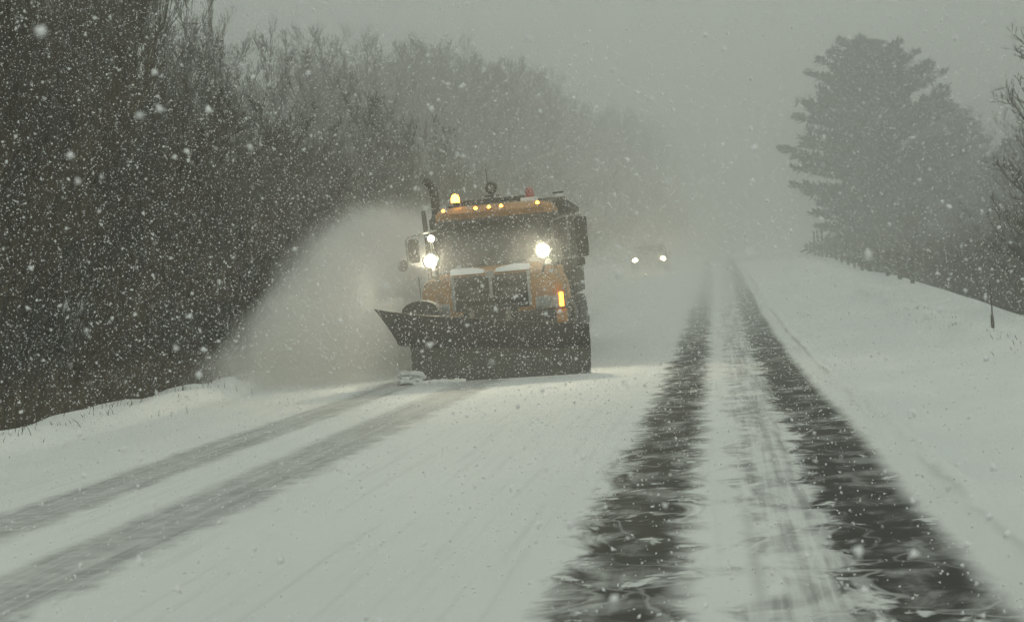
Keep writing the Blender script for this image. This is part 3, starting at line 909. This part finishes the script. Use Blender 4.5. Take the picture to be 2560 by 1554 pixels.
# exhaust stack with curved tip, thinner intake pipes
ex = BM().tube([(-1.24, 3.0, 0.9), (-1.24, 3.0, 2.3), (-1.24, 3.0, 3.10), (-1.26, 3.0, 3.29), (-1.32, 3.0, 3.41), (-1.42, 3.0, 3.48)],
               [0.085, 0.085, 0.083, 0.081, 0.078, 0.075], 14).build('exhaust_stack', M_BLACK, T, 40)
BM().tube([(-1.24, 3.0, 1.3), (-1.24, 3.0, 2.45)], 0.115, 14).build('heat_shield', M_BLACK, ex, 40)
BM().tube([(-1.47, 3.1, 0.9), (-1.47, 3.1, 2.35), (-1.50, 3.1, 2.92)], [0.05, 0.05, 0.045], 10).build('intake_pipe', M_BLACK, T, 40)
BM().tube([(-1.37, 3.1, 1.8), (-1.37, 3.1, 2.74), (-1.33, 3.1, 2.78), (-1.24, 3.05, 2.78)], 0.035, 8).build('support_bar', M_BLACK, T, 40)
BM().box((-1.33, 3.08, 1.0), (0.42, 0.3, 0.3), bev=0.02).build('stack_mount', M_BLACK, T)
# mirrors
mr = BM().tube([(1.0, 1.75, 2.50), (1.25, 1.62, 2.55), (1.50, 1.60, 2.55), (1.54, 1.60, 2.47)], 0.018, 6).tube([(1.02, 1.72, 1.80), (1.36, 1.62, 1.82), (1.48, 1.60, 1.86)], 0.018, 6).tube([(1.27, 1.62, 2.55), (1.27, 1.62, 1.82)], 0.014, 6).build('mirror_arm', M_CHROME, T)
BM().box((1.50, 1.62, 2.17), (0.22, 0.10, 0.70), bev=0.05).build('mirror', M_BLACK, mr, 50)
BM().box((1.45, 1.62, 1.74), (0.15, 0.09, 0.14), bev=0.03).build('small_mirror', M_BLACK, mr, 50)
ml = BM().tube([(-1.07, 1.75, 2.50), (-1.35, 1.62, 2.46), (-1.58, 1.60, 2.42), (-1.62, 1.60, 2.36), (-1.61, 1.60, 1.98), (-1.56, 1.60, 1.92), (-1.1, 1.72, 1.80)], 0.02, 6).build('mirror_arm', M_CHROME, T)
BM().box((-1.50, 1.64, 2.17), (0.20, 0.09, 0.42), bev=0.04).build('mirror', M_DARKBOX, ml, 50)
BM().lathe((-1.70, 1.55, 1.93), (0, -1, 0), [(-0.06, 0.03), (-0.03, 0.09), (0.0, 0.105), (0.03, 0.085), (0.045, 0.03)], 18).tube([(-1.60, 1.60, 1.98), (-1.70, 1.57, 1.93)], 0.018, 6).build('round_mirror', M_DARKBOX, ml, 40)
# plough guide sticks on the blade and fender
BM().tube([(-1.20, 0.18, 1.20), (-1.215, 0.16, 1.72)], 0.012, 5).build('guide_stick', M_CHROME, T)
# chassis, wheels, tanks
BM().box((0.38, 4.0, 0.78), (0.10, 8.0, 0.26)).box((-0.38, 4.0, 0.78), (0.10, 8.0, 0.26)).box((0, 0.30, 0.80), (1.5, 0.3, 0.36), bev=0.03).box((0, 1.2, 0.55), (1.7, 0.16, 0.16)).build('chassis', M_BLACK, T)
BM().box((0, 0.06, 0.86), (2.1, 0.14, 0.30), bev=0.04).build('bumper', M_BLACK, T)
def wheel(x, y, w, par):
    s = 1 if x > 0 else -1
    t = BM().lathe((x, y, 0.53), (s, 0, 0), [(-w / 2, 0.33), (-w / 2 + 0.02, 0.46), (-w / 2 + 0.06, 0.525), (0, 0.53), (w / 2 - 0.06, 0.525), (w / 2 - 0.02, 0.46), (w / 2, 0.33)], 32).build('wheel', M_RUBBER, par, 35)
    BM().lathe((x, y, 0.53), (s, 0, 0), [(w / 2 - 0.12, 0.30), (w / 2 - 0.02, 0.325), (w / 2 + 0.005, 0.33), (w / 2 - 0.02, 0.28), (w / 2 - 0.06, 0.14), (w / 2 + 0.03, 0.11), (w / 2 + 0.04, 0.05)], 24).build('rim', M_DARKBOX, t, 35)
for s in (-1, 1):
    wheel(s * 1.02, 0.95, 0.32, T)
    for yy in (5.9, 7.25):
        wheel(s * 0.93, yy, 0.58, T)
    BM().cyl((s * 0.88, 3.95, 0.78), (0, 1, 0), 0.30, 1.0, 20).build('fuel_tank', M_STEEL, T, 40)
    BM().box((s * 0.9, 5.2, 0.55), (0.5, 0.03, 0.75), bev=0.005).build('mud_flap', M_RUBBER, T)
# dump body with ribs and cab shield
b = BM()
b.box((0, 6.0, 1.16), (2.10, 4.5, 0.10))
for s in (-1, 1): b.box((s * 1.08, 6.0, 1.98), (0.08, 4.5, 1.74))
b.box((0, 3.80, 2.02), (2.22, 0.08, 1.82)); b.box((0, 8.26, 1.9), (2.22, 0.08, 1.5))
db = b.build('dump_body', M_DARKBOX, T)
for s in (-1, 1):
    for k in range(6):
        BM().box((s * 1.145, 4.05 + k * 0.82, 1.95), (0.06, 0.12, 1.66), bev=0.01).build('side_rib', M_DARKBOX, db)
    BM().box((s * 1.10, 6.0, 2.885), (0.16, 4.6, 0.09), bev=0.02).build('top_rail', M_DARKBOX, db)
BM().box((0, 3.78, 2.95), (2.30, 0.14, 0.08), bev=0.02).build('front_rail', M_DARKBOX, db)
BM().box((1.04, 3.78, 3.0), (0.14, 0.12, 0.10), bev=0.02).build('snow_lump', M_CAKE, db)
BM().box((1.02, 3.80, 3.07), (0.22, 0.06, 0.03), bev=0.008).build('tarp_bracket', M_BLACK, db)
BM().box((0, 6.0, 2.83), (2.04, 4.3, 0.16), bev=0.06).build('salt_load', M_DARKBOX, db)
# ---- plough: curved one-way mouldboard, taller at its discharge end
n_s, n_p = 15, 13
def blade_pt(q, p, off=0.0):
    """q 0..1 from the discharge end (left in view) to the toe; p 0..1 up the curved section"""
    Ht = 1.28 + (0.78 - 1.28) * (q ** 0.8)
    a = -0.62 + p * 2.12                       # section follows an arc, curling forward at the top
    z = Ht * (0.02 + 0.98 * p ** 1.05)
    curl = 0.34 * Ht
    yy = -1.30 + curl * (-(0.55 - p) ** 2 * 2.6 + 0.75)
    yy -= 0.34 * Ht * max(0, p - 0.45) ** 1.4 * 2.0
    x_l = -1.24 - 0.06 * p if p < 0.52 else -1.42 - 0.24 * (p - 0.52) / 0.48
    x_r = 1.60 + 0.05 * p
    return Vector((x_l + (x_r - x_l) * q, yy + off + 0.10 * (0.5 - q), z))
def sheet(p0, p1, nP, thick, f=blade_pt):
    rings = []
    for i in range(n_s):
        q = i / (n_s - 1)
        fr = [f(q, p0 + (p1 - p0) * k / (nP - 1)) for k in range(nP)]
        bk = [f(q, p0 + (p1 - p0) * k / (nP - 1), thick) for k in reversed(range(nP))]
        rings.append(fr + bk)
    return BM().loft(rings)
plow = empty('plow_blade'); plow.parent = T
sheet(0.05, 0.515, 8, 0.02).build('moldboard', M_STEEL, plow, 40)
sheet(0.50, 1.0, 9, 0.05, lambda q, p, o=0.0: blade_pt(q, max(p, 0.521), o - 0.11)).build('deflector', M_BLACK, plow, 40)
sheet(0.0, 0.09, 3, 0.03, lambda q, p, o=0.0: blade_pt(q, p, o - 0.03)).build('cutting_edge', M_DARKBOX, plow, 40)
for i in range(9):
    q = 0.05 + 0.9 * i / 8
    pts = [blade_pt(q, p, 0.06) for p in np.linspace(0.05, 0.95, 7)]
    BM().tube(pts, 0.035, 5).build('blade_rib', M_BLACK, plow)
BM().tube([blade_pt(q, 0.56, -0.135) for q in np.linspace(0, 1, 12)], 0.02, 5).build('seam_strip', M_BLACK, plow)
BM().box((0, -0.72, 0.55), (1.9, 0.10, 0.14)).tube([(-0.8, -0.8, 0.5), (-0.35, 0.2, 0.7)], 0.06, 6).tube([(0.8, -0.8, 0.5), (0.35, 0.2, 0.7)], 0.06, 6).build('push_frame', M_BLACK, plow)
BM().box((0, -0.25, 0.98), (0.9, 0.12, 0.34), bev=0.02).tube([(-0.3, -0.25, 1.1), (-0.3, -0.6, 0.85)], 0.04, 6).tube([(0.3, -0.25, 1.1), (0.3, -0.6, 0.85)], 0.04, 6).build('lift_frame', M_BLACK, plow)
# rubber splash guard hump behind the blade at the discharge end
rr = []
for k in range(9):
    a = math.pi * k / 8
    x = -1.10 - 0.30 * math.cos(a)
    rr.append([(x, -0.70, 0.9), (x, -0.25, 0.9), (x, -0.25, 1.16 + 0.17 * math.sin(a)), (x, -0.70, 1.16 + 0.17 * math.sin(a))])
BM().loft(rr).build('splash_guard', M_RUBBER, plow, 50)

# loose snow rolling off the cutting edge
rngp = np.random.default_rng(9)
bm_ = bmesh.new()
for k in range(110):
    q = 0.3 * rngp.random() ** 1.7
    p = truck.matrix_basis @ blade_pt(q, 0.0)
    w = 0.025 + 0.055 * (1 - q) * rngp.random()
    c = Vector((p.x - (0.25 * rngp.random() if q < 0.12 else 0), p.y - 0.02 - 0.16 * rngp.random() * (1.2 - q), float(road_z(p.y)) + w * 0.25 + (0.18 * rngp.random() if q < 0.1 else 0)))
    g_ = bmesh.ops.create_icosphere(bm_, subdivisions=1, radius=w)
    for v in g_['verts']:
        v.co = Vector((v.co.x * 1.3, v.co.y, v.co.z * 0.7)) * (1 + rngp.normal(0, 0.16)) + c
me = bpy.data.meshes.new('pushed_snow'); bm_.to_mesh(me); bm_.free()
me.materials.append(M_CAKE)
tag(link('pushed_snow', me), 'loose lumps of snow rolling along the foot of the plough blade', 'snow', kind='stuff')

# ------------------------------------------------------------------ the car that follows
CY = 78.0
CXW = at_screen(1562, CY, float(road_z(CY)) + 0.7)
car = empty('following_car', (CXW, CY, float(road_z(CY)) + 0.0), 0)
car.rotation_euler = (R(1.6), 0, 0)
car.scale = (1.12, 1.0, 0.94)
tag(car, 'dark car with lit headlights following far behind the snowplow truck', 'car')
M_CARP = m_plain('car_paint', (0.030, 0.031, 0.030), 0.35, dirt=0.4, dcol=(0.16, 0.16, 0.15), scale=3)
M_CARL = m_emit('car_headlamp', (1.0, 0.70, 0.34), 1100.0)
def cring(y, hw, z0, z1, ch):
    return [(-hw + ch, y, z0), (hw - ch, y, z0), (hw, y, z0 + ch), (hw, y, z1 - ch), (hw - ch, y, z1), (-hw + ch, y, z1), (-hw, y, z1 - ch), (-hw, y, z0 + ch)]
BM().loft([cring(0, .74, .32, .72, .12), cring(.12, .86, .26, .84, .14), cring(.6, .92, .24, .98, .16), cring(1.25, .93, .24, 1.04, .14), cring(3.2, .93, .24, 1.08, .12), cring(4.35, .90, .28, 1.06, .14), cring(4.55, .80, .36, .95, .12)]).build('body', M_CARP, car, 40)
BM().loft([cring(1.3, .82, 1.0, 1.06, .02), cring(2.05, .68, 1.0, 1.58, .08), cring(2.6, .68, 1.0, 1.66, .10), cring(3.7, .68, 1.0, 1.64, .10), cring(4.4, .74, 1.0, 1.10, .03)]).build('cabin', M_CARP, car, 35)
BM().slab([(-.70, 1.36, 1.10), (.70, 1.36, 1.10), (.60, 2.02, 1.55), (-.60, 2.02, 1.55)], 0.012).build('windshield', M_GLASS, car)
for s in (-1, 1):
    BM().lathe((s * .68, .03, .78), (0, -1, 0), [(-.05, .04), (.0, .11), (.02, .07)], 16).build('headlight', M_CARL if s < 0 else M_CARL, car)
    for yy in (.85, 3.6):
        t = BM().lathe((s * .80, yy, .32), (s, 0, 0), [(-.11, .2), (-.09, .30), (0, .32), (.09, .30), (.11, .2)], 20).build('wheel', M_RUBBER, car, 40)
        BM().lathe((s * .80, yy, .32), (s, 0, 0), [(.05, .18), (.115, .195), (.10, .06)], 16).build('rim', M_CHROME, t, 40)
    BM().box((s * 1.0, 1.55, 1.05), (.18, .10, .13), bev=.03).build('mirror', M_CARP, car)
    BM().slab([(s * .72, 1.75, 1.12), (s * .80, 3.9, 1.12), (s * .69, 3.6, 1.52), (s * .66, 2.15, 1.50)], 0.01 * s).build('side_window', M_GLASS, car)
BM().box((0, .02, .56), (.95, .06, .20), bev=.02).build('grille', M_BLACK, car)
BM().box((0, .0, .36), (1.4, .12, .10), bev=.02).build('bumper', M_BLACK, car)

# ------------------------------------------------------------------ air: snowfall haze, plough spray, ground drift
def vol_box(name, V, F, mat):
    o = mesh_obj(name, V, F, mat)
    o['kind'] = 'stuff'
    return o
CUBE_F = [(0, 3, 2, 1), (4, 5, 6, 7), (0, 1, 5, 4), (1, 2, 6, 5), (2, 3, 7, 6), (3, 0, 4, 7)]
def cube_v(x0, x1, y0, y1, z0, z1):
    return [(x0, y0, z0), (x1, y0, z0), (x1, y1, z0), (x0, y1, z0), (x0, y0, z1), (x1, y0, z1), (x1, y1, z1), (x0, y1, z1)]

t = NT('snowfall_haze')
pv = t.new('VolumePrincipled')
for k_ in ('Density Attribute', 'Color Attribute', 'Temperature Attribute'): pv.inputs[k_].default_value = ''
pv.inputs['Color'].default_value = (0.990, 0.998, 0.990, 1)
pv.inputs['Density'].default_value = 0.0056
pv.inputs['Anisotropy'].default_value = 0.68
t.l.new(pv.outputs[0], t.out.inputs['Volume'])
t.m.cycles.homogeneous_volume = True
hz = vol_box('haze', cube_v(-275, 330, -40, 575, -5.0, 34.0), CUBE_F, t.m)
tag(hz, 'pale grey snowfall haze filling the air', 'haze')

# second haze volume, added to pale everything beyond the lorry
t = NT('added_far_haze')
pv = t.new('VolumePrincipled')
for k_ in ('Density Attribute', 'Color Attribute', 'Temperature Attribute'): pv.inputs[k_].default_value = ''
pv.inputs['Color'].default_value = (0.990, 0.998, 0.990, 1)
pv.inputs['Density'].default_value = 0.0080
pv.inputs['Anisotropy'].default_value = 0.4
t.l.new(pv.outputs[0], t.out.inputs['Volume'])
t.m.cycles.homogeneous_volume = True
sq = vol_box('added_far_haze', cube_v(-200, 250, 28, 560, -4.8, 17.0), CUBE_F, t.m)
tag(sq, 'added haze volume that fades the distance beyond the truck', 'snowfall')

# spray thrown up by the blade: an arch that leaves the discharge end and lands beyond the shoulder
HX = np.array([-10.4, -9.6, -8.9, -8.3, -7.8, -7.2, -6.5, -5.7, -4.6, -3.6])
HZ = np.array([0.05, 0.65, 1.35, 2.15, 2.80, 3.30, 3.52, 3.45, 3.0, 1.9])
t = NT('plow_spray_snow')
pos = t.new('NewGeometry').outputs['Position']
sx = t.new('SeparateXYZ'); t.l.new(pos, sx.inputs[0])
X, Yc, Z = sx.outputs
fc = t.new('FloatCurve')
cv = fc.mapping.curves[0]
pts = [((x - HX[0]) / (HX[-1] - HX[0]), z / 4.0) for x, z in zip(HX, HZ)]
cv.points[0].location = pts[0]; cv.points[1].location = pts[-1]
for p in pts[1:-1]: cv.points.new(*p)
fc.mapping.update()
t.l.new(t.math('MULTIPLY_ADD', X, 1 / (HX[-1] - HX[0]), -HX[0] / (HX[-1] - HX[0])), fc.inputs['Value'])
Hc = t.math('MULTIPLY', fc.outputs[0], 4.0)
nz = t.noise(t.mapv(pos, (0.8, 0.5, 0.8)), 0.9, 4, 0.6, 0.5)
stk = t.noise(t.mapv(pos, (2.4, 1.0, 0.8), rot=(0, R(38), 0)), 1.6, 4, 0.65, 0.3)
nz2 = t.noise(pos, 3.0, 3, 0.6)
grow_ = t.sstep(Yc, 22.3, 26.5, 0.45, 1.0)
Hy = t.math('MULTIPLY', Hc, grow_)
dz = t.math('SUBTRACT', Hy, t.math('SUBTRACT', Z, t.math('MULTIPLY', t.math('SUBTRACT', t.math('ADD', t.math('MULTIPLY', nz, 0.7), t.math('MULTIPLY', nz2, 0.3)), 0.5), 1.7)))
env = t.sstep(dz, 0.0, 1.0)
core = t.sstep(Z, 0.0, 2.6, 0.55, 1.0)
env = t.math('MULTIPLY', env, t.sstep(t.math('SUBTRACT', X, t.math('MULTIPLY', t.sstep(Yc, 27.5, 31.0), 1.2)), -5.25, -6.2))
env = t.math('MULTIPLY', env, t.sstep(Yc, 22.4, 24.5))
env = t.math('MULTIPLY', env, t.sstep(Yc, 37.0, 27.0))
env = t.math('MULTIPLY', env, core)
den = t.math('MULTIPLY', env, t.math('MULTIPLY_ADD', t.math('ADD', t.math('MULTIPLY', t.sstep(stk, 0.38, 0.64), 0.8), t.math('MULTIPLY', nz2, 0.5)), 0.75, 0.03))
pv = t.new('VolumePrincipled')
for k_ in ('Density Attribute', 'Color Attribute', 'Temperature Attribute'): pv.inputs[k_].default_value = ''
t.l.new(t.mix(t.sstep(Z, 0.0, 1.3), (0.945, 0.925, 0.875), (0.982, 0.982, 0.965)), pv.inputs['Color'])   # slush and grit low down
t.l.new(t.math('MULTIPLY', den, 2.9), pv.inputs['Density'])
t.l.new(pv.outputs[0], t.out.inputs['Volume'])
rings = []
for y in (22.3, 23.5, 25, 27, 30, 34, 37):
    s = 0.6 if y < 23 else 1.12
    rings.append([(x, y, z * s + 0.45) for x, z in zip(HX, HZ)] + [(HX[-1], y, -0.3), (HX[0], y, -0.3)])
V = [p for r in rings for p in r]; n = len(rings[0])
F = [(i * n + k, i * n + (k + 1) % n, (i + 1) * n + (k + 1) % n, (i + 1) * n + k) for i in range(len(rings) - 1) for k in range(n)]
F += [tuple(reversed(range(n))), tuple((len(rings) - 1) * n + k for k in range(n))]
sp = vol_box('plow_spray', V, F, t.m)
tag(sp, 'cloud of powder snow thrown to the left by the plough blade', 'snow spray')

# thin mist added before the lorry's nose so its lamps get a halo
t = NT('lamp_halo_mist')
pos = t.new('NewGeometry').outputs['Position']
cx_, cy_, cz_ = TX - 0.05, TY - 0.62, 2.02
mp = t.mapv(pos, (1 / 1.8, 1 / 0.8, 1 / 0.6), (-cx_ / 1.8, -cy_ / 0.8, -cz_ / 0.6))
ln = t.new('VectorMath', operation='LENGTH'); t.l.new(mp, ln.inputs[0])
nz = t.noise(pos, 1.8, 3, 0.6)
pv = t.new('VolumePrincipled')
for k_ in ('Density Attribute', 'Color Attribute', 'Temperature Attribute'): pv.inputs[k_].default_value = ''
pv.inputs['Color'].default_value = (0.99, 0.99, 0.98, 1)
pv.inputs['Anisotropy'].default_value = 0.6
t.l.new(t.math('MULTIPLY', t.sstep(ln.outputs['Value'], 1.0, 0.3), t.math('MULTIPLY_ADD', nz, 0.045, 0.006)), pv.inputs['Density'])
t.l.new(pv.outputs[0], t.out.inputs['Volume'])
pw = vol_box('lamp_halo_mist', cube_v(cx_ - 1.8, cx_ + 1.8, cy_ - 0.8, cy_ + 0.8, cz_ - 0.6, cz_ + 0.6), CUBE_F, t.m)
tag(pw, 'added mist that makes a halo round the lamps of the snowplow truck', 'powder snow')

# loose snow swirling low behind the lorry
t = NT('drifting_snow')
pos = t.new('NewGeometry').outputs['Position']
sx = t.new('SeparateXYZ'); t.l.new(pos, sx.inputs[0])
X, Yc, Z = sx.outputs
nz = t.noise(t.mapv(pos, (0.35, 0.2, 0.6)), 1.0, 4, 0.6, 0.4)
zr = t.math('SUBTRACT', Z, t.math('MULTIPLY', t.math('MAXIMUM', t.math('SUBTRACT', Yc, 26), 0.0), 0.034))
env = t.math('MULTIPLY', t.sstep(zr, 2.4, 0.1), t.math('MULTIPLY', t.sstep(Yc, 25.5, 30.0), t.sstep(Yc, 70.0, 45.0)))
env = t.math('MULTIPLY', env, t.math('MULTIPLY', t.sstep(X, -9.5, -6.5), t.sstep(X, 1.2, -2.0)))
pv = t.new('VolumePrincipled')
for k_ in ('Density Attribute', 'Color Attribute', 'Temperature Attribute'): pv.inputs[k_].default_value = ''
pv.inputs['Color'].default_value = (0.99, 0.995, 0.985, 1)
t.l.new(t.math('MULTIPLY', env, t.math('MULTIPLY_ADD', nz, 0.16, 0.0)), pv.inputs['Density'])
t.l.new(pv.outputs[0], t.out.inputs['Volume'])
dr = vol_box('drifting_snow', cube_v(-9.5, 1.2, 25.5, 70.0, -0.2, 4.2), CUBE_F, t.m)
tag(dr, 'loose snow blowing low over the lane behind the truck', 'drifting snow')

# ------------------------------------------------------------------ falling flakes
M_FLAKE = NT('snowflake')
M_FLAKE.principled((0.98, 0.985, 0.98), 1.0, spec=0.2)
M_FLAKE = M_FLAKE.m
def flake_mesh(seed):
    r = np.random.default_rng(seed)
    base = np.array([(1, 0, 0), (-0.5, 0.87, 0), (-0.5, -0.87, 0), (0, 0, 1), (0, 0, -1)], float)
    V = base * (r.uniform(0.55, 1.05, (5, 1))) * np.array([1.3, 0.95, 0.7]) + r.normal(0, 0.10, (5, 3))
    F = [(0, 1, 3), (1, 2, 3), (2, 0, 3), (1, 0, 4), (2, 1, 4), (0, 2, 4)]
    return V * 0.5, np.array(F)
def rotmats(q):
    w, x, y, z = q.T
    return np.stack([1 - 2 * (y * y + z * z), 2 * (x * y - z * w), 2 * (x * z + y * w),
                     2 * (x * y + z * w), 1 - 2 * (x * x + z * z), 2 * (y * z - x * w),
                     2 * (x * z - y * w), 2 * (y * z + x * w), 1 - 2 * (x * x + y * y)], -1).reshape(-1, 3, 3)
def flakes(name, n_per_m3, y0, y1, smin, smax, seed, lab, power=2.2):
    r = np.random.default_rng(seed)
    bb = 0.40 * y1 + 22
    x0, x1 = -0.62 * y1 - 2.5, 0.34 * y1 + 2.5
    z1 = 0.34 * y1 + 2.5
    n = int(n_per_m3 * (x1 - x0) * (y1 - y0) * z1)
    P = np.stack([r.uniform(x0, x1, n), r.uniform(y0, y1, n), r.uniform(-0.2, z1, n)], -1)
    y = P[:, 1]
    keep = (P[:, 0] > -0.62 * y - 2.0) & (P[:, 0] < 0.34 * y + 2.0) & (P[:, 2] < 0.34 * y + 2.5)
    P = P[keep]
    P = P[P[:, 2] > ground_z(P[:, 0], P[:, 1]) + 0.04]
    inn = (np.abs(P[:, 0] - TX) < 1.75) & (P[:, 1] > TY - 1.7) & (P[:, 1] < TY + 8.4) & (P[:, 2] < 3.5)
    P = P[~inn]
    n = len(P)
    s = smin + (smax - smin) * r.random(n) ** power
    q = r.normal(size=(n, 4)); q /= np.linalg.norm(q, axis=1, keepdims=True)
    Rm = rotmats(q)
    protos = [flake_mesh(k + seed * 10) for k in range(6)]
    pick = r.integers(0, 6, n)
    PV = np.stack([p[0] for p in protos])[pick] * s[:, None, None]
    Vw = np.einsum('nij,nkj->nki', Rm, PV) + P[:, None]
    Fw = protos[0][1][None] + (np.arange(n) * 5)[:, None, None]
    o = link(name, np_mesh(name, Vw.reshape(-1, 3), Fw.reshape(-1, 3), M_FLAKE))
    tag(o, lab, 'falling snow', kind='stuff')
    return n
nf = flakes('falling_snow', 130.0, 1.1, 13.0, 0.0050, 0.0210, 3, 'fine snowflakes falling close by, all across the view', 2.6)
nf2 = flakes('distant_falling_snow', 60.0, 13.0, 25.0, 0.0115, 0.030, 4, 'snowflakes falling farther off around the truck and the wood', 2.6)
print('flakes', nf, nf2)
